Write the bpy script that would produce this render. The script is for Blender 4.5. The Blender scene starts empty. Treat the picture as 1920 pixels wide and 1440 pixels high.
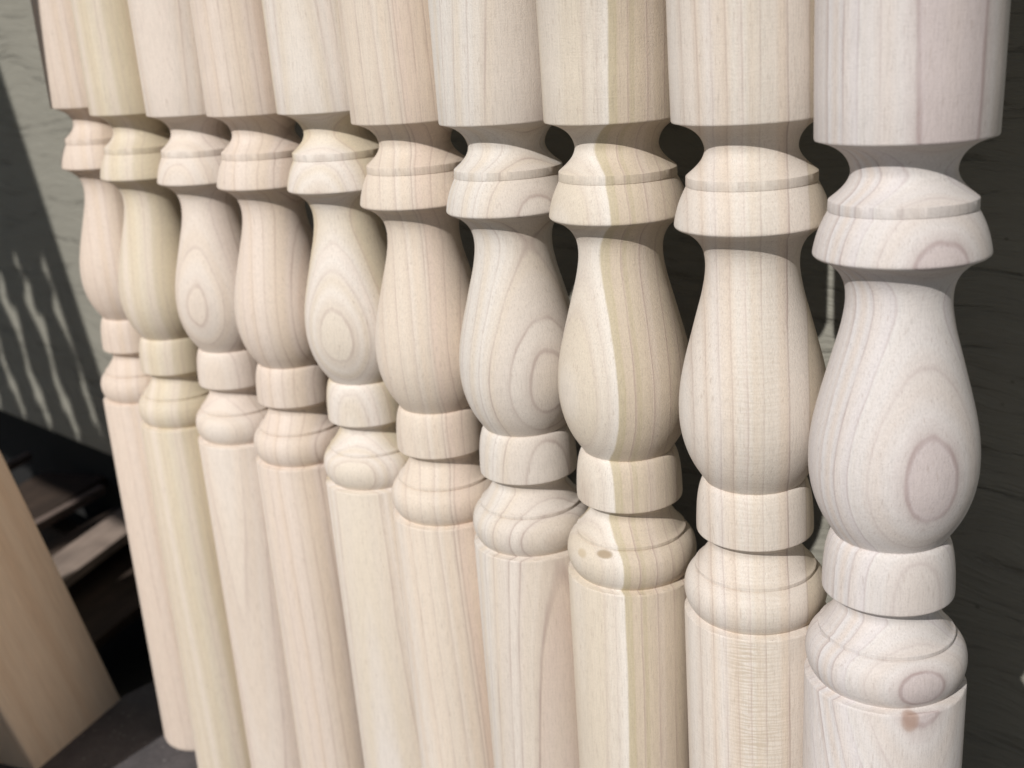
import bpy, bmesh, math, random
from mathutils import Vector, Matrix
random.seed(7)
C = bpy.data.collections.new("place"); S = bpy.context.scene
S.collection.children.link(C)

# ------------------------------------------------------------------ camera
YAW, PITCH, ROLL, FPX = math.radians(-43.7302), math.radians(-17.7016), math.radians(3.9215), 2068.03
fw = Vector((math.sin(YAW)*math.cos(PITCH), math.cos(YAW)*math.cos(PITCH), math.sin(PITCH)))
rt0 = Vector((math.cos(YAW), -math.sin(YAW), 0)); dn0 = fw.cross(rt0)
rt = rt0*math.cos(ROLL) + dn0*math.sin(ROLL)
dn = -rt0*math.sin(ROLL) + dn0*math.cos(ROLL)
cd = bpy.data.cameras.new("camera"); cam = bpy.data.objects.new("camera", cd); C.objects.link(cam)
m = Matrix.Identity(4)
for i in range(3):
    m[i][0] = rt[i]; m[i][1] = -dn[i]; m[i][2] = -fw[i]
cam.matrix_world = m
cd.sensor_fit = 'HORIZONTAL'; cd.sensor_width = 36; cd.lens = FPX/1920*36
cd.clip_start = 0.02; cd.clip_end = 2000
cd.dof.use_dof = True; cd.dof.focus_distance = 0.675; cd.dof.aperture_fstop = 7.6
S.camera = cam

# ------------------------------------------------------------------ sky, sun, exposure
AZ, EL = math.radians(8.2), math.radians(35.5)
sdir = Vector((math.sin(AZ)*math.cos(EL), -math.cos(AZ)*math.cos(EL), math.sin(EL)))
w = bpy.data.worlds.new("World"); S.world = w; w.use_nodes = True
nt = w.node_tree; bg = nt.nodes['Background']
sky = nt.nodes.new('ShaderNodeTexSky'); sky.sky_type = 'NISHITA'; sky.sun_disc = False
sky.sun_elevation = EL; sky.sun_rotation = math.radians(171); sky.dust_density = 0.9
nt.links.new(sky.outputs[0], bg.inputs[0]); bg.inputs[1].default_value = 0.05
sl = bpy.data.lights.new("sun", 'SUN'); sl.energy = 4.0; sl.angle = math.radians(0.6); sl.color = (1.0, .97, .935)
so = bpy.data.objects.new("sun", sl); C.objects.link(so)
so.rotation_euler = (-sdir).to_track_quat('-Z', 'Y').to_euler()
S.view_settings.view_transform = 'Standard'; S.view_settings.look = 'None'
S.view_settings.exposure = 0.0; S.view_settings.gamma = 1.0
S.cycles.max_bounces = 8; S.cycles.diffuse_bounces = 6

# ------------------------------------------------------------------ helpers
def link(o, parent=None):
    C.objects.link(o)
    if parent: o.parent = parent
    return o
def tag(o, label=None, cat=None, group=None, kind=None):
    for k, v in (('label', label), ('category', cat), ('group', group), ('kind', kind)):
        if v: o[k] = v
    return o
def empty(name, loc, rot=None):
    o = bpy.data.objects.new(name, None); o.empty_display_size = .05; o.location = loc
    if rot is not None: o.rotation_euler = rot
    return link(o)
def lathe(name, prof, seg=160, cap_top=False, cap_bot=False, ang=28):
    """prof: list of (depth below the shoulder, radius); the axis is z."""
    bm = bmesh.new(); rows = []; rg = random.Random(len(prof)*7+int(prof[0][0]*1e4))
    def turn(k):
        if k == 0 or k == len(prof)-1: return 0
        a = Vector((prof[k][0]-prof[k-1][0], prof[k][1]-prof[k-1][1])); b = Vector((prof[k+1][0]-prof[k][0], prof[k+1][1]-prof[k][1]))
        return abs(a.angle_signed(b)) if a.length > 1e-7 and b.length > 1e-7 else 0
    for k, (z, r) in enumerate(prof):
        if turn(k) > .45:
            w_ = [rg.gauss(0, 1) for _ in range(seg)]
            w_ = [(w_[i-1]+2*w_[i]+w_[(i+1) % seg])/4 for i in range(seg)]
            rows.append([bm.verts.new(((r+.00009*w_[i])*math.cos(2*math.pi*i/seg), (r+.00009*w_[i])*math.sin(2*math.pi*i/seg), -z+.00011*w_[i])) for i in range(seg)])
            continue
        rows.append([bm.verts.new((r*math.cos(2*math.pi*i/seg), r*math.sin(2*math.pi*i/seg), -z)) for i in range(seg)])
    for a, b in zip(rows, rows[1:]):
        for i in range(seg):
            j = (i+1) % seg
            bm.faces.new((a[i], b[i], b[j], a[j]))
    if cap_top: bm.faces.new(rows[0])
    if cap_bot: bm.faces.new(list(reversed(rows[-1])))
    bmesh.ops.recalc_face_normals(bm, faces=bm.faces)
    if not (cap_top or cap_bot):   # open strip: make normals face outward
        f = bm.faces[0] if not hasattr(bm.faces, 'ensure_lookup_table') else (bm.faces.ensure_lookup_table(), bm.faces[0])[1]
        c = f.calc_center_median(); 
        tot = sum((g.normal.x*g.calc_center_median().x+g.normal.y*g.calc_center_median().y) for g in bm.faces)
        if tot < 0: bmesh.ops.reverse_faces(bm, faces=bm.faces)
    me = bpy.data.meshes.new(name); bm.to_mesh(me); bm.free()
    for p in me.polygons: p.use_smooth = True
    me.set_sharp_from_angle(angle=math.radians(ang))
    return me
def spline(pts, n=5):
    """Catmull-Rom through (z, r) points of one smooth run."""
    out = []
    for i in range(len(pts)-1):
        p0 = pts[max(i-1, 0)]; p1 = pts[i]; p2 = pts[i+1]; p3 = pts[min(i+2, len(pts)-1)]
        for k in range(n):
            t = k/n; q = []
            for a in (0, 1):
                q.append(.5*(2*p1[a]+(p2[a]-p0[a])*t+(2*p0[a]-5*p1[a]+4*p2[a]-p3[a])*t*t+(3*p1[a]-p0[a]-3*p2[a]+p3[a])*t**3))
            out.append(tuple(q))
    out.append(pts[-1]); return out
def box_mesh(name, x0, x1, y0, y1, z0, z1, bev=.002):
    bm = bmesh.new(); bmesh.ops.create_cube(bm, size=1)
    for v in bm.verts:
        v.co = Vector(((x0+x1)/2+v.co.x*(x1-x0), (y0+y1)/2+v.co.y*(y1-y0), (z0+z1)/2+v.co.z*(z1-z0)))
    if bev: bmesh.ops.bevel(bm, geom=bm.edges[:], offset=bev, segments=2, affect='EDGES', profile=.5)
    me = bpy.data.meshes.new(name); bm.to_mesh(me); bm.free()
    return me

# ------------------------------------------------------------------ node helpers
class NT:
    def __init__(s, name):
        s.m = bpy.data.materials.new(name); s.m.use_nodes = True; s.t = s.m.node_tree
        s.b = s.t.nodes['Principled BSDF']
    def n(s, typ, **k):
        o = s.t.nodes.new(typ)
        for a, v in k.items(): setattr(o, a, v)
        return o
    def l(s, a, b): s.t.links.new(a, b)
    def put(s, sock, v):
        if hasattr(v, 'is_output'): s.l(v, sock)
        else: sock.default_value = v
    def math(s, op, a, b=0.0, c=0.0):
        o = s.n('ShaderNodeMath', operation=op); s.put(o.inputs[0], a); s.put(o.inputs[1], b); s.put(o.inputs[2], c); return o.outputs[0]
    def vmul(s, v, k):
        o = s.n('ShaderNodeVectorMath', operation='MULTIPLY'); s.put(o.inputs[0], v); o.inputs[1].default_value = k; return o.outputs[0]
    def vadd(s, v, k):
        o = s.n('ShaderNodeVectorMath', operation='ADD'); s.put(o.inputs[0], v); o.inputs[1].default_value = k; return o.outputs[0]
    def dot(s, v, k):
        o = s.n('ShaderNodeVectorMath', operation='DOT_PRODUCT'); s.put(o.inputs[0], v); o.inputs[1].default_value = k; return o.outputs['Value']
    def noise(s, v, scale=1.0, detail=2.0, rough=.5, dist=0.0):
        o = s.n('ShaderNodeTexNoise'); s.put(o.inputs['Vector'], v); o.inputs['Scale'].default_value = scale
        o.inputs['Detail'].default_value = detail; o.inputs['Roughness'].default_value = rough; o.inputs['Distortion'].default_value = dist
        return o.outputs['Fac']
    def noise1(s, wv, scale, detail=2.0):
        o = s.n('ShaderNodeTexNoise', noise_dimensions='1D'); s.put(o.inputs['W'], wv); o.inputs['Scale'].default_value = scale
        o.inputs['Detail'].default_value = detail; return o.outputs['Fac']
    def ramp(s, f, stops, interp='LINEAR'):
        o = s.n('ShaderNodeValToRGB'); s.put(o.inputs[0], f); r = o.color_ramp; r.interpolation = interp
        stops = sorted(stops, key=lambda q: q[0])
        while len(r.elements) > 1: r.elements.remove(r.elements[-1])
        for i, (p, c) in enumerate(stops):
            e = r.elements[0] if i == 0 else r.elements.new(min(max(p, 0), 1))
            e.position = min(max(p, 0), 1)
            e.color = (c, c, c, 1) if isinstance(c, (int, float)) else (*c, 1)
        return o.outputs[0]
    def mix(s, f, a, b, mode='MIX'):
        o = s.n('ShaderNodeMix', data_type='RGBA', blend_type=mode); s.put(o.inputs[0], f)
        for k, v in ((6, a), (7, b)):
            if isinstance(v, tuple): o.inputs[k].default_value = (*v, 1)
            else: s.l(v, o.inputs[k])
        return o.outputs[2]
    def bump(s, h, strength, dist, prev=None):
        o = s.n('ShaderNodeBump'); s.l(h, o.inputs['Height']); o.inputs['Strength'].default_value = strength; o.inputs['Distance'].default_value = dist
        if prev: s.l(prev, o.inputs['Normal'])
        return o.outputs[0]
    def coords(s): return s.n('ShaderNodeTexCoord').outputs['Object']

K = lambda c: (c[0]*.988, c[1]*1.003, c[2]*1.02)
SR = .05   # half range of the ring ramps
def pos(sv): return (sv+SR)/(2*SR)
def wood(name, ndir, tilt, lines, bands, seed, line_col=(.36, .26, .225), rho=.22, warp=.0035, fleck=0.0, fleck_u=None, gain=1.0, z0=-.17, lathe_k=1.0, drop=0.0, yb=.6, ybc=(.65, .535, .425), knots=()):
    """Solid wood: growth rings are curved sheets at signed distance s along ndir; a turned shape cuts them."""
    N = NT(name); P = N.coords(); nx, ny = ndir
    off = (seed*1.37, seed*2.11, seed*.73)
    lo = N.noise(N.vadd(N.vmul(P, (13, 13, 3.2)), off), 1, 2)
    mid = N.noise(N.vadd(N.vmul(P, (70, 70, 9)), off), 1, 2)
    fin = N.noise(N.vadd(N.vmul(P, (420, 420, 60)), off), 1, 1)
    s = N.dot(P, (nx, ny, tilt))
    s = N.math('ADD', s, -tilt*z0)
    if drop:   # the rings bend away below the bead
        zb = N.math('MAXIMUM', N.math('SUBTRACT', N.math('MULTIPLY', N.dot(P, (0, 0, 1)), -1.0), .305), 0.0)
        s = N.math('SUBTRACT', s, N.math('MULTIPLY', zb, drop))
    t = N.dot(P, (-ny, nx, 0))
    s = N.math('SUBTRACT', s, N.math('DIVIDE', N.math('MULTIPLY', t, t), 2*rho))
    s = N.math('ADD', s, N.math('MULTIPLY', N.math('SUBTRACT', lo, .5), warp*2))
    s = N.math('ADD', s, N.math('MULTIPLY', N.math('SUBTRACT', mid, .5), .0019))
    s = N.math('ADD', s, N.math('MULTIPLY', N.math('SUBTRACT', fin, .5), .0003))
    u = N.math('ADD', N.math('DIVIDE', s, 2*SR), .5)
    # ring lines: soft on the early-wood side, crisp on the other
    st = [(0, 0.0)]
    for sv, wd, k in sorted(lines):
        st += [(pos(sv-wd*3.2), 0.0), (pos(sv-wd*.55), k*.32), (pos(sv-wd*.1), k), (pos(sv+wd*.25), k), (pos(sv+wd*.65), 0.0)]
    chunks = []
    body = st[1:]
    for i in range(0, len(body), 25): chunks.append([(0, 0.0)]+body[i:i+25])
    ln = None
    for c in chunks:
        r = N.ramp(u, c); ln = r if ln is None else N.math('MAXIMUM', ln, r)
    col = N.ramp(u, [(pos(p), K(c)) for p, c in bands])
    # slow tone changes, ring to ring and along the length
    rv = N.noise1(N.math('ADD', s, seed*3.1), 230, 3)
    col = N.mix(N.math('MULTIPLY', N.math('SUBTRACT', rv, .34), .55), col, (.53, .43, .345))
    ybn = N.noise1(N.math('ADD', s, seed*1.9), 70, 2)
    col = N.mix(N.ramp(ybn, [(.45, 0.0), (.66, yb)]), col, ybc)
    col = N.mix(N.ramp(ybn, [(.30, yb*.75), (.44, 0.0)]), col, (.70, .61, .54))
    zc = N.noise(N.vadd(N.vmul(P, (14, 14, 5)), (seed*5.1, 3, 1)), 1, 3)
    col = N.mix(N.math('MULTIPLY', N.math('SUBTRACT', zc, .45), .35), col, (.76, .70, .64))
    # fibres and pores
    fb = N.noise(N.vadd(N.vmul(P, (1500, 1500, 70)), off), 1, 2, .6)
    fr = N.ramp(fb, [(.30, .90), (.5, 1.0), (.7, 1.04)])
    col = N.mix(1.0, col, fr, 'MULTIPLY')
    sp = N.noise(N.vadd(N.vmul(P, (1100, 1100, 800)), off), 1, 2, .7)
    sr = N.ramp(sp, [(.28, .87), (.48, 1.0), (.75, 1.06)])
    col = N.mix(.8, col, sr, 'MULTIPLY')
    po = N.noise(N.vadd(N.vmul(P, (800, 800, 110)), off), 1, 1)
    col = N.mix(N.ramp(po, [(.24, .35), (.36, 0.0)]), col, (.40, .31, .25))
    tl = N.noise(N.vmul(P, (35, 35, 1250)), 1, 2)
    col = N.mix(1.0, col, N.ramp(tl, [(.28, .98), (.5, 1.0), (.72, 1.01)]), 'MULTIPLY')
    # ray figure: short wavy cross marks on the quarter-sawn side
    wz = N.n('ShaderNodeTexWave', wave_type='BANDS', bands_direction='Z', wave_profile='SIN')
    wv = N.vmul(P, (60, 60, 330)); N.l(wv, wz.inputs['Vector']); wz.inputs['Scale'].default_value = .35
    wz.inputs['Distortion'].default_value = 11; wz.inputs['Detail'].default_value = 3; wz.inputs['Detail Scale'].default_value = 1.6; wz.inputs['Detail Roughness'].default_value = .6
    fk = wz.outputs['Fac']
    if fleck:
        q = N.math('ABSOLUTE', N.math('SUBTRACT', N.dot(P, (fleck_u[0], fleck_u[1], 0)), fleck_u[2]))
        msk = N.ramp(N.math('DIVIDE', q, .03), [(.3, 1.0), (.75, 0.12)])
        zz = N.noise(N.vadd(N.vmul(P, (30, 30, 14)), off), 1, 1)
        msk = N.math('MULTIPLY', msk, N.ramp(zz, [(.3, .35), (.6, 1.0)]))
        sz = N.n('ShaderNodeSeparateXYZ'); N.l(P, sz.inputs[0])
        msk = N.math('MULTIPLY', msk, N.ramp(N.math('ADD', N.math('MULTIPLY', sz.outputs[2], -1.0), .5), [(0, .10), (.60, .14), (.66, .30), (.805, .30), (.815, 1.0)]))
        col = N.mix(N.math('MULTIPLY', N.math('MULTIPLY', fk, msk), fleck), col, (.46, .37, .27))
    brk = N.noise(N.vadd(N.vmul(P, (45, 45, 16)), (seed, 7, seed)), 1, 2)
    ln = N.math('MULTIPLY', ln, N.ramp(brk, [(.30, .35), (.62, 1.0)]))
    col = N.mix(N.math('MULTIPLY', ln, .85), col, line_col)
    for kp, kr, kc in knots:
        d = N.n('ShaderNodeVectorMath', operation='SUBTRACT'); N.l(P, d.inputs[0]); d.inputs[1].default_value = kp
        q = N.n('ShaderNodeVectorMath', operation='LENGTH'); N.l(N.vmul(d.outputs[0], tuple(1/a for a in kr)), q.inputs[0])
        dd = N.math('ADD', q.outputs['Value'], N.math('MULTIPLY', N.math('SUBTRACT', mid, .5), .9))
        km = N.ramp(N.math('MULTIPLY', dd, .5), [(.28, .9), (.42, .65), (.52, .12), (.62, 0.0)])
        col = N.mix(km, col, kc)
    if gain != 1.0: col = N.mix(1.0, col, gain, 'MULTIPLY')
    N.l(col, N.b.inputs['Base Color'])
    N.b.inputs['Roughness'].default_value = .62
    N.b.inputs['Specular IOR Level'].default_value = .28
    # relief: fibres, lathe turning marks, raised ring lines
    lt = N.noise(N.vmul(P, (22, 22, 1700)), 1, 1)
    b1 = N.bump(sp, .5*lathe_k, .0004)
    b2 = N.bump(fb, .22, .0003, b1)
    b3 = N.bump(lt, .22*lathe_k, .0002, b2)
    b4 = N.bump(ln, .35, .0002, b3)
    N.l(b4, N.b.inputs['Normal'])
    return N.m

# ------------------------------------------------------------------ the turned posts
X = [-1.0936, -.9999, -.9061, -.8085, -.7081, -.6173, -.5265, -.4328, -.3360, -.2437]
Y = [.5634, .5559, .5613, .5611, .5605, .5595, .561, .5622, .5613, .5568]
DZ = [-.0432, -.0498, -.0507, -.0507, -.0486, -.0561, -.0565, -.0553, -.0548, -.064]
TX = [.0118, .0064, .0099, .0037, -.0034, -.0034, -.005, -.0008, -.0087, -.0099]
TY = [-.0005, .008, -.0054, -.0021, -.0083, -.0011, -.0007, -.002, -.0045, .0152]
FLOOR = -.7906
neck = spline([(.0004, .0446), (.0014, .0412), (.0038, .0355), (.007, .0310), (.011, .0280), (.0155, .0265), (.019, .0267), (.023, .0286), (.027, .0322), (.0300, .0358), (.0311, .0371)])
fillet = [(.0311, .0371), (.0315, .0374), (.0364, .0376), (.0367, .0375), (.0369, .0372)]
collar = spline([(.0369, .0372), (.0405, .0391), (.046, .0416), (.052, .0435), (.0575, .0447), (.0597, .0448), (.0607, .0440)]) + spline([(.0612, .0434), (.0626, .0402), (.0645, .0366)])
vase = spline([(.0645, .0366), (.069, .0318), (.074, .0289), (.079, .0276), (.085, .0273), (.092, .0280), (.102, .0300), (.114, .0333), (.128, .0371), (.142, .0408), (.155, .0436), (.166, .0450), (.174, .0453), (.182, .0450), (.191, .0436), (.200, .0410), (.208, .0375), (.215, .0333), (.2195, .0304)])
ring = [(.2195, .0304)] + spline([(.2197, .0310), (.222, .0327), (.228, .0345), (.236, .0357), (.246, .0363), (.2530, .0364), (.2543, .0361)]) + spline([(.2548, .0355), (.2562, .0325), (.2578, .0298), (.2600, .0282)])
foot = spline([(.2600, .0282), (.263, .0277), (.266, .0285), (.271, .0318), (.276, .0354), (.2779, .0376)]) + [(.2783, .0380), (.2803, .0380), (.2807, .0375)] + spline([(.2811, .0388), (.284, .0418), (.288, .0440), (.293, .0451), (.298, .0450), (.303, .0438), (.307, .0418), (.3092, .0402)])
PARTS = [('neck', neck), ('fillet_band', fillet), ('collar', collar), ('vase', vase), ('ring', ring), ('bead', foot)]
shared = {k: lathe(k, p) for k, p in PARTS}

def cdir(j):
    h = Vector((-X[j], -Y[j], 0)).normalized(); return h, Vector((-h.y, h.x, 0))*1.0
def face(j, theta):
    """unit vector at the post, turned theta degrees from facing the camera towards the picture's right"""
    h, t = cdir(j)
    rgt = Vector((fw.y, -fw.x, 0))
    if t.dot(rgt) < 0: t = -t
    a = math.radians(theta); v = h*math.cos(a)+t*math.sin(a)
    return v.x, v.y
cream, pink, white, tan, green, blush = (.68, .585, .485), (.68, .57, .485), (.715, .645, .575), (.56, .465, .355), (.53, .455, .325), (.66, .53, .44)
def L(*a): return [(s, w_, k) for s, w_, k in a]
SPEC = [
 # theta, tilt, lines, bands, label, extra
 (70, .02, L((.03, .0008, .5), (.012, .0008, .5), (.001, .0007, .5), (-.01, .0008, .4), (-.022, .0008, .5), (.022, .0006, .3)),
  [(-.05, pink), (.008, pink), (.011, (.64, .515, .42)), (.0125, (.55, .435, .335)), (.05, (.56, .44, .34))],
  'pinkish turned post at the far left end, beside the square post', {}),
 (55, .03, L((.041, .0009, .5), (.033, .0009, .5), (.02, .0008, .4), (.006, .0008, .5), (-.01, .0008, .4), (-.025, .0008, .4)),
  [(-.05, cream), (.0, (.66, .58, .46)), (.012, (.60, .52, .39)), (.03, (.56, .475, .33)), (.05, (.60, .50, .36))],
  'yellow-green tinted turned post, second from the far left', {'ybc': (.61, .52, .375), 'yb': .55}),
 (-38, .03, L((.0427, .0009, .5), (.035, .0009, .4), (.024, .0008, .6), (.012, .0008, .7), (.0, .0007, .4), (-.012, .0008, .5), (-.028, .0008, .4)),
  [(-.05, pink), (.0, (.68, .575, .485)), (.02, pink), (.035, white), (.05, (.69, .60, .52))],
  'turned post with a narrow grain oval on its vase, third from the far left', {}),
 (52, .02, L((.0405, .0009, .8), (.030, .0009, .8), (.018, .0008, .7), (.008, .0007, .6), (-.004, .0008, .6), (-.016, .0008, .5), (-.03, .0008, .5)),
  [(-.05, white), (-.01, pink), (.02, (.66, .56, .47)), (.035, blush), (.05, (.62, .50, .41))],
  'pink turned post with dark arched vase grain, fourth from the left', {}),
 (-30, -.022, L((.0427, .0009, .55), (.0345, .0009, .35), (.0285, .0008, .35), (.02, .0008, .6), (.004, .0008, .3), (-.01, .0008, .4), (-.024, .0008, .4)),
  [(-.05, (.60, .50, .36)), (.0, (.62, .53, .39)), (.018, (.60, .52, .38)), (.0205, (.66, .58, .47)), (.03, white), (.0425, white), (.05, (.70, .64, .58))],
  'turned post with concentric white ovals on the left of its vase', {'ybc': (.62, .52, .38)}),
 (68, .035, L((.0105, .0008, .9), (.0135, .0005, .8), (-.002, .0008, .6), (.024, .0008, .6), (.033, .0008, .5), (-.014, .0008, .6), (-.027, .0008, .5), (.040, .0006, .5)),
  [(-.05, white), (-.02, cream), (.0, (.64, .55, .455)), (.0105, (.655, .56, .46)), (.015, blush), (.03, (.66, .54, .43)), (.05, (.68, .56, .44))],
  'cream turned post with a double dark grain line running down its vase', {}),
 (24, -.055, L((.0452, .0014, 1.0), (.0338, .0010, .8), (.0268, .0010, .75), (.0132, .0010, .8), (.004, .0008, .5), (-.006, .0007, .5), (-.017, .0008, .5)),
  [(-.05, white), (-.005, (.70, .62, .55)), (.0126, (.70, .61, .535)), (.0136, (.665, .56, .48)), (.0335, (.665, .56, .475)), (.0345, (.65, .54, .455)), (.0448, (.68, .58, .495)), (.0455, (.60, .46, .375)), (.05, (.63, .495, .41))],
  'pale pink turned post with a flame-shaped grain mark on its lower shaft', {'z0': -.33, 'gain': (.94, .98, 1.0)}),
 (-58, .008, L((.036, .0009, .3), (.030, .0006, .25), (.0139, .0009, .8), (.002, .0009, .8), (-.010, .0008, .7), (-.02, .0009, .8), (-.032, .0008, .7)),
  [(-.05, tan), (-.01, (.59, .49, .38)), (.0095, (.575, .475, .365)), (.0105, (.525, .44, .31)), (.0125, (.53, .445, .315)), (.0135, (.60, .50, .39)), (.0192, (.565, .465, .35)), (.0203, (.50, .42, .285)), (.0238, (.51, .435, .30)), (.0248, (.735, .67, .60)), (.030, (.70, .63, .555)), (.037, (.65, .565, .465)), (.05, (.69, .62, .54))],
  'tan turned post with a white and olive-green grain stripe down its left side', {'warp': .0036, 'yb': .3, 'ybc': (.60, .51, .37), 'knots': [(-27, .0410, -.2835, (.0060, .0060, .0024), (.34, .26, .17)), (-52, .0425, -.287, (.005, .005, .003), (.52, .43, .31))], 'gain': (.97, .97, .97)}),
 (90, .004, L((-.036, .0008, .5), (-.028, .0008, .5), (-.0205, .0008, .5), (-.0132, .0008, .6), (-.005, .0008, .5), (.004, .0008, .6), (.0185, .0009, .95), (.0305, .0008, .6), (.039, .0008, .5)),
  [(-.05, white), (-.02, (.69, .61, .54)), (.0, (.67, .60, .51)), (.018, (.69, .61, .53)), (.0298, (.69, .605, .52)), (.031, (.60, .505, .385)), (.05, (.60, .50, .38))],
  'straight-grained turned post with fine wavy figure on its lower shaft, second from the right', {'fleck': .75, 'gain': (.96, .97, .98), 'warp': .002, 'rho': .6}),
 (27, .004, L((.0430, .0010, 1.0), (.0335, .0009, .35), (.0245, .0009, .6), (.0165, .0009, .8), (.0055, .0009, .8), (-.006, .0008, .5), (-.018, .0008, .5)),
  [(-.05, cream), (.0, (.69, .62, .545)), (.0165, (.70, .64, .57)), (.0172, (.685, .60, .515)), (.0243, (.70, .63, .56)), (.025, (.69, .62, .535)), (.0425, (.69, .61, .525)), (.0434, (.585, .485, .43)), (.05, (.60, .50, .44))],
  'whitest turned post at the right end with a dark-rimmed oval on its belly', {'warp': .0022, 'rho': .5, 'gain': (.915, .945, 1.03), 'drop': .22, 'knots': [(19, .0452, -.3135, (.0055, .0055, .0085), (.40, .27, .20))]}),
]
for j in range(10):
    th, tilt, lines, bands, label, ex = SPEC[j]
    ex = dict(ex)
    if ex.get('fleck'):
        fx, fy = face(j, 90); ex['fleck_u'] = (fx, fy, .002)
    if ex.get('knots'):
        ex['knots'] = [((face(j, a)[0]*q, face(j, a)[1]*q, z), kr, kc) for a, q, z, kr, kc in ex['knots']]
    mat = wood('poplar_%d' % j, face(j, th), tilt, lines, bands, seed=j*1.7+2.3, **ex)
    ax = Vector((TX[j], TY[j], 1)).normalized()
    root = empty('turned_post', (X[j], Y[j], DZ[j]), ax.to_track_quat('Z', 'Y').to_euler())
    # the track quaternion keeps z on the axis but may spin about it: use the smallest rotation instead
    root.rotation_euler = Vector((0, 0, 1)).rotation_difference(ax).to_euler()
    tag(root, label, 'post', 'turned wooden posts standing in a row against the wall')
    def part(name, me):
        me.materials.append(mat) if not me.materials else None
        o = bpy.data.objects.new(name, me); link(o, root)
        o.material_slots[0].link = 'OBJECT'; o.material_slots[0].material = mat
        return o
    top = .33 + .01*random.random()
    part('upper_shaft', lathe('upper_shaft', [(-top, .040), (-top+.003, .0448)] + [(-top*(1-k/6)-.088*(k/6), .0491 if j == 7 else .0464 if j > 7 else .0451) for k in range(1, 7)] + [(-.072, .0456 if j >= 7 else .0451)] + [(-.03, .0454 if j > 7 else .0451), (-.0006, .0450), (-.0002, .0449), (.0004, .0446)], cap_top=True))  # right-end posts swell above view, shaped to close a gap of sun
    for k, _ in PARTS: part(k, shared[k])
    low = DZ[j]-FLOOR
    part('lower_shaft', lathe('lower_shaft', [(.3092, .0402), (.3097, .0412), (.3104, .0448), (.3109, .0453), (.3118, .0456), (low*.6, .0456), (low-.007, .0456), (low-.003, .0447), (low-.0008, .0430), (low, .040)], cap_bot=True))

# ------------------------------------------------------------------ the siding wall
YW = .836
def siding_mat():
    N = NT('painted_siding'); P = N.coords()
    wr = N.noise(N.vmul(P, (5, 5, 9)), 1, 2)
    z2 = N.n('ShaderNodeCombineXYZ')
    sep = N.n('ShaderNodeSeparateXYZ'); N.l(P, sep.inputs[0])
    N.l(N.math('MULTIPLY', sep.outputs[0], 7), z2.inputs[0])
    N.l(N.math('ADD', N.math('MULTIPLY', sep.outputs[2], 75), N.math('MULTIPLY', wr, 4)), z2.inputs[2])
    g1 = N.noise(z2.outputs[0], 1, 5, .68, .6)
    z3 = N.n('ShaderNodeCombineXYZ')
    N.l(N.math('MULTIPLY', sep.outputs[0], 22), z3.inputs[0])
    N.l(N.math('ADD', N.math('MULTIPLY', sep.outputs[2], 260), N.math('MULTIPLY', wr, 20)), z3.inputs[2])
    g2 = N.noise(z3.outputs[0], 1, 3, .6)
    gr = N.ramp(g1, [(.28, 0.0), (.42, .7), (.70, 1.0)])
    col = N.mix(gr, (.208, .198, .164), (.268, .257, .216))
    pt = N.n('ShaderNodeTexVoronoi'); N.l(N.vmul(P, (38, 38, 55)), pt.inputs['Vector']); pt.inputs['Scale'].default_value = 1
    pm = N.ramp(pt.outputs['Distance'], [(.05, 1.0), (.10, 0.0)])
    rnd = N.noise(N.vmul(P, (9, 9, 12)), 1, 0)
    pm = N.math('MULTIPLY', pm, N.ramp(rnd, [(.50, 0.0), (.56, 1.0)]))
    col = N.mix(N.math('MULTIPLY', pm, .45), col, (.03, .028, .026))
    N.l(col, N.b.inputs['Base Color']); N.b.inputs['Roughness'].default_value = .6
    h = N.math('ADD', gr, N.math('MULTIPLY', g2, .5))
    b = N.bump(h, .8, .004)
    N.l(N.bump(pm, -.6, .002, b), N.b.inputs['Normal'])
    return N.m
sm = siding_mat()
def black_mat():  # near-black colour stands in for the unlit void below the siding
    N = NT('foundation_void_dark'); P = N.coords()
    c = N.ramp(N.noise(P, 30, 4), [(.3, (.003, .003, .003)), (.7, (.006, .0055, .005))])
    N.l(c, N.b.inputs['Base Color']); N.b.inputs['Roughness'].default_value = .9; return N.m
wall = empty('siding_wall', (-1.0, YW, -1.0))
tag(wall, 'grey-green embossed wood-grain siding wall behind the row of turned posts', 'wall')
def rel(o, p):   # world-placed child
    o.parent = p; o.matrix_parent_inverse = Matrix.Translation(-Vector(p.location)); C.objects.link(o); return o
for k, (za, zb, dy) in enumerate([(-.672, .165, 0), (.150, .60, -.010), (.585, 1.40, -.020)]):
    me = box_mesh('siding_board', -5.0, 2.2, YW+dy, YW+dy+.012, za, zb, .003); me.materials.append(sm)
    rel(bpy.data.objects.new('siding_board', me), wall)
fm = black_mat()
me = box_mesh('foundation', -5.0, 2.2, YW+.10, YW+.25, -1.10, 1.05, 0); me.materials.append(fm)
rel(bpy.data.objects.new('foundation', me), wall)

N_ = NT('added_eave_paint'); N_.b.inputs['Base Color'].default_value = (.20, .20, .18, 1); N_.b.inputs['Roughness'].default_value = .7
cN = N_.ramp(N_.noise(N_.vmul(N_.coords(), (4, 60, 60)), 1, 3), [(.3, (.18, .18, .16)), (.7, (.22, .22, .195))]); N_.l(cN, N_.b.inputs['Base Color'])
me = box_mesh('added_eave', -5.0, 2.2, -.10, YW-.022, .92, 1.06, .004); me.materials.append(N_.m)  # unseen overhang, added to keep sky light off the wall
rel(bpy.data.objects.new('added_eave', me), wall)
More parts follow.
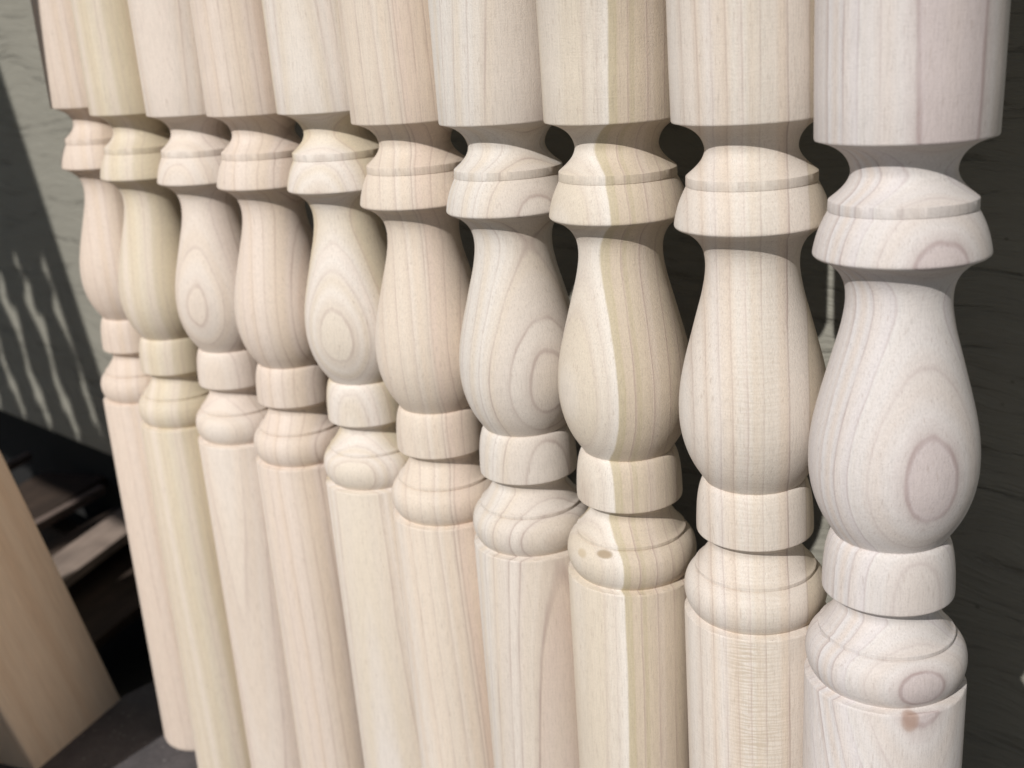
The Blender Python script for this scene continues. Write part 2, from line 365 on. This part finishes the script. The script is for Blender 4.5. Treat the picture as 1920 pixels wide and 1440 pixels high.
# ------------------------------------------------------------------ the base they stand on
def charcoal():
    N = NT('charcoal_board'); P = N.coords()
    a = N.noise(P, 26, 4, .6); b = N.noise(P, 400, 2, .7)
    c = N.ramp(a, [(.3, (.062, .058, .062)), (.7, (.105, .097, .102))])
    c = N.mix(1.0, c, N.ramp(b, [(.3, .75), (.7, 1.25)]), 'MULTIPLY')
    v = N.n('ShaderNodeTexVoronoi'); N.l(P, v.inputs['Vector']); v.inputs['Scale'].default_value = 75
    d = N.ramp(v.outputs['Distance'], [(.10, 1.0), (.16, 0.0)])
    c = N.mix(N.math('MULTIPLY', d, .35), c, (.35, .34, .34))
    N.l(c, N.b.inputs['Base Color']); N.b.inputs['Roughness'].default_value = .75
    N.l(N.bump(b, .5, .001), N.b.inputs['Normal']); return N.m
def old_wood(name, ca, cb, seed):
    N = NT(name); P = N.vadd(N.coords(), (seed, seed*2, 0))
    g = N.noise(N.vmul(P, (120, 9, 120)), 1, 4, .6)
    c = N.ramp(g, [(.3, ca), (.7, cb)])
    c = N.mix(1.0, c, N.ramp(N.noise(P, 18, 3), [(.3, .7), (.7, 1.15)]), 'MULTIPLY')
    N.l(c, N.b.inputs['Base Color']); N.b.inputs['Roughness'].default_value = .8
    N.l(N.bump(g, .5, .001), N.b.inputs['Normal']); return N.m
me = box_mesh('base_board', -1.256, .9, .20, .72, FLOOR-.028, FLOOR, .003); me.materials.append(charcoal())
bo = link(bpy.data.objects.new('base_board', me))
tag(bo, 'charcoal speckled board that the row of turned posts stands on', 'board')
pal = empty('pallet', (-1.7, .6, FLOOR-.03)); tag(pal, 'dim wooden pallet with one pale slat behind the square post', 'pallet')
dark = old_wood('shade_dark_slat', (.035, .022, .015), (.070, .046, .032), 1.0); pale = old_wood('bare_slat', (.25, .19, .155), (.36, .285, .235), 4.0)  # dark slats: brown wood with the shade over them put into the colour
thin = old_wood('grey_slat', (.17, .125, .105), (.25, .19, .16), 7.0)
def slat(name, p0, p1, wd, z, mat, th=.018):
    p0, p1 = Vector((*p0, 0)), Vector((*p1, 0)); d = (p1-p0); ln = d.length; 
    me = box_mesh(name, 0, wd, 0, ln, -th, 0, .0025); me.materials.append(mat)
    o = bpy.data.objects.new(name, me)
    o.location = (p0.x, p0.y, z); o.rotation_euler = (0, 0, math.atan2(d.y, d.x)-math.pi/2)
    return rel(o, pal)
ZP = FLOOR
# measured edges at this height (left edge of each slat, front to back)
slat('slat', (-1.550, .30), (-1.855, .885), .078, ZP, pale)
slat('slat', (-1.760, .30), (-1.980, .885), .018, ZP+.002, thin)
slat('slat', (-1.700, .30), (-1.890, .865), .07, ZP-.016, dark)
slat('slat', (-1.92, .30), (-2.20, .870), .16, ZP-.016, dark)
slat('slat', (-2.02, .30), (-2.30, .885), .016, ZP+.002, thin)
slat('slat', (-1.63, .30), (-1.87, .845), .24, ZP-.05, dark)
for yy in (.36, .80):
    me = box_mesh('stringer', -2.4, -1.30, yy, yy+.04, FLOOR-.16, FLOOR-.070, .003); me.materials.append(dark)
    rel(bpy.data.objects.new('stringer', me), pal)

def ground_mat():
    N = NT('asphalt_ground'); P = N.coords()
    c = N.ramp(N.noise(P, 3.5, 5, .6), [(.3, (.042, .040, .038)), (.7, (.066, .063, .060))])
    c = N.mix(1.0, c, N.ramp(N.noise(P, 160, 3), [(.3, .88), (.7, 1.08)]), 'MULTIPLY')
    N.l(c, N.b.inputs['Base Color']); N.b.inputs['Roughness'].default_value = .85
    return N.m
me = bpy.data.meshes.new('ground'); g = 400
me.from_pydata([(-g, -g, -.97), (g, -g, -.97), (g, g, -.97), (-g, g, -.97)], [], [(0, 1, 2, 3)]); me.materials.append(ground_mat())
tag(link(bpy.data.objects.new('ground', me)), kind='structure')

# ------------------------------------------------------------------ the square post at the left
def plain_wood(name, ca, cb, seed):
    N = NT(name); P = N.vadd(N.coords(), (seed, seed, seed))
    g = N.noise(N.vmul(P, (30, 30, 1.2)), 1, 3, .6); f = N.noise(N.vmul(P, (600, 600, 25)), 1, 2)
    c = N.ramp(g, [(.32, ca), (.5, cb), (.68, ca)])
    c = N.mix(1.0, c, N.ramp(f, [(.3, .92), (.7, 1.05)]), 'MULTIPLY')
    N.l(c, N.b.inputs['Base Color']); N.b.inputs['Roughness'].default_value = .6
    N.b.inputs['Specular IOR Level'].default_value = .3
    return N.m
sqm = plain_wood('square_post_wood', (.76, .59, .43), (.82, .67, .51), 3.3)
axis = Vector((.14, -.247, .959)).normalized()
A = Vector((-1.250, .535, FLOOR)); B = Vector((-1.195, .399, FLOOR))
yv = (A-B); yv = (yv - axis*yv.dot(axis)).normalized(); xv = yv.cross(axis).normalized()   # xv towards +x
W = (A-B).length
rm = Matrix((xv, yv, axis)).transposed().to_4x4(); rm.translation = A
sp = empty('square_post', A); sp.matrix_world = rm
tag(sp, 'shaded square wooden post leaning at the lower left corner', 'post')
me = box_mesh('shaft', -W, 0, -W, 0, -.012, 1.25, .004); me.materials.append(sqm)
link(bpy.data.objects.new('shaft', me), sp)

# ------------------------------------------------------------------ inferred posts, added box and shelf out of frame left, whose shade falls across the wall
rk = plain_wood('rack_wood', (.55, .45, .36), (.62, .53, .43), 9.1)
lean = math.radians(17.0); YC = -.55
def wall_to_rack(x, z):   # along the sun, wall plane to the rack plane
    t = (YW-YC)/(-sdir.y); return x+sdir.x*t, z+sdir.z*t
def leaning(name, label, x, z, parts, k):
    """stands on the ground, its shoulder at (x, z), leaning to the left"""
    o = empty(name, (x, YC, z), (0, -lean, 0)); tag(o, label, 'post', k)
    for nm, me in parts:
        me.materials.append(rk) if not me.materials else None
        link(bpy.data.objects.new(nm, me), o)
    return o
SC = 1.15
def sc(p): return [(z*SC, r*SC) for z, r in p]
rack = [(n_, lathe(n_, [(a_, .0490-(.0453*SC-b_)*1.08) for a_, b_ in sc(p)], 48)) for n_, p in PARTS]
rack.append(('upper_shaft', lathe('upper_shaft', [(-.45, .0465*SC), (0, .0465*SC), (.0006, .0446*SC)], 48, cap_top=True)))
rack.append(('lower_shaft', lathe('lower_shaft', [(.3092*SC, .0402*SC), (.311*SC, .045*SC), (.335*SC, .0455*SC), (.345*SC, .0455*SC)], 48, cap_bot=True)))
for k in range(7):
    x, z = wall_to_rack(-1.966-.112*k, -.335 + .006*math.sin(k*2.9))
    leaning('turned_post', 'turned post leaning left in the out of frame row', x, z, rack, 'turned posts leaning in the row left of the frame')
x, z = wall_to_rack(-1.878, -.315)
me = box_mesh('shaft', -.028, .028, -.028, .028, -.425, .75, .003)
leaning('square_post', 'slim square post leaning at the right end of the out of frame row', x, z, [('shaft', me)], None)
me = box_mesh('shade_box', -1.53, -1.064, -.25, .05, -.965, -.13, .004); me.materials.append(rk)  # unseen box, added to cast shade on the square post and base board
tag(link(bpy.data.objects.new('shade_box', me)), 'added wooden box shading the square post from out of frame', 'shade_box')

zs = wall_to_rack(0, -.335)[1] - .345*SC*math.cos(lean) - .016
sh = empty('added_shelf', (-1.9, YC, -.97)); tag(sh, 'added narrow wooden shelf carrying the leaning posts left of the frame', 'shelf')  # added out of view, so sun passes below it onto the pale slat
def rels(nm, *a):
    me = box_mesh(nm, *a); me.materials.append(rk); o = bpy.data.objects.new(nm, me)
    o.parent = sh; o.matrix_parent_inverse = Matrix.Translation(-Vector(sh.location)); C.objects.link(o)
rels('board', -2.75, -1.52, YC-.07, YC+.07, zs-.025, zs, .003)
for xx in (-2.70, -2.20, -1.66):
    rels('leg', xx, xx+.04, YC-.065, YC-.025, -.97, zs-.0255, .003)
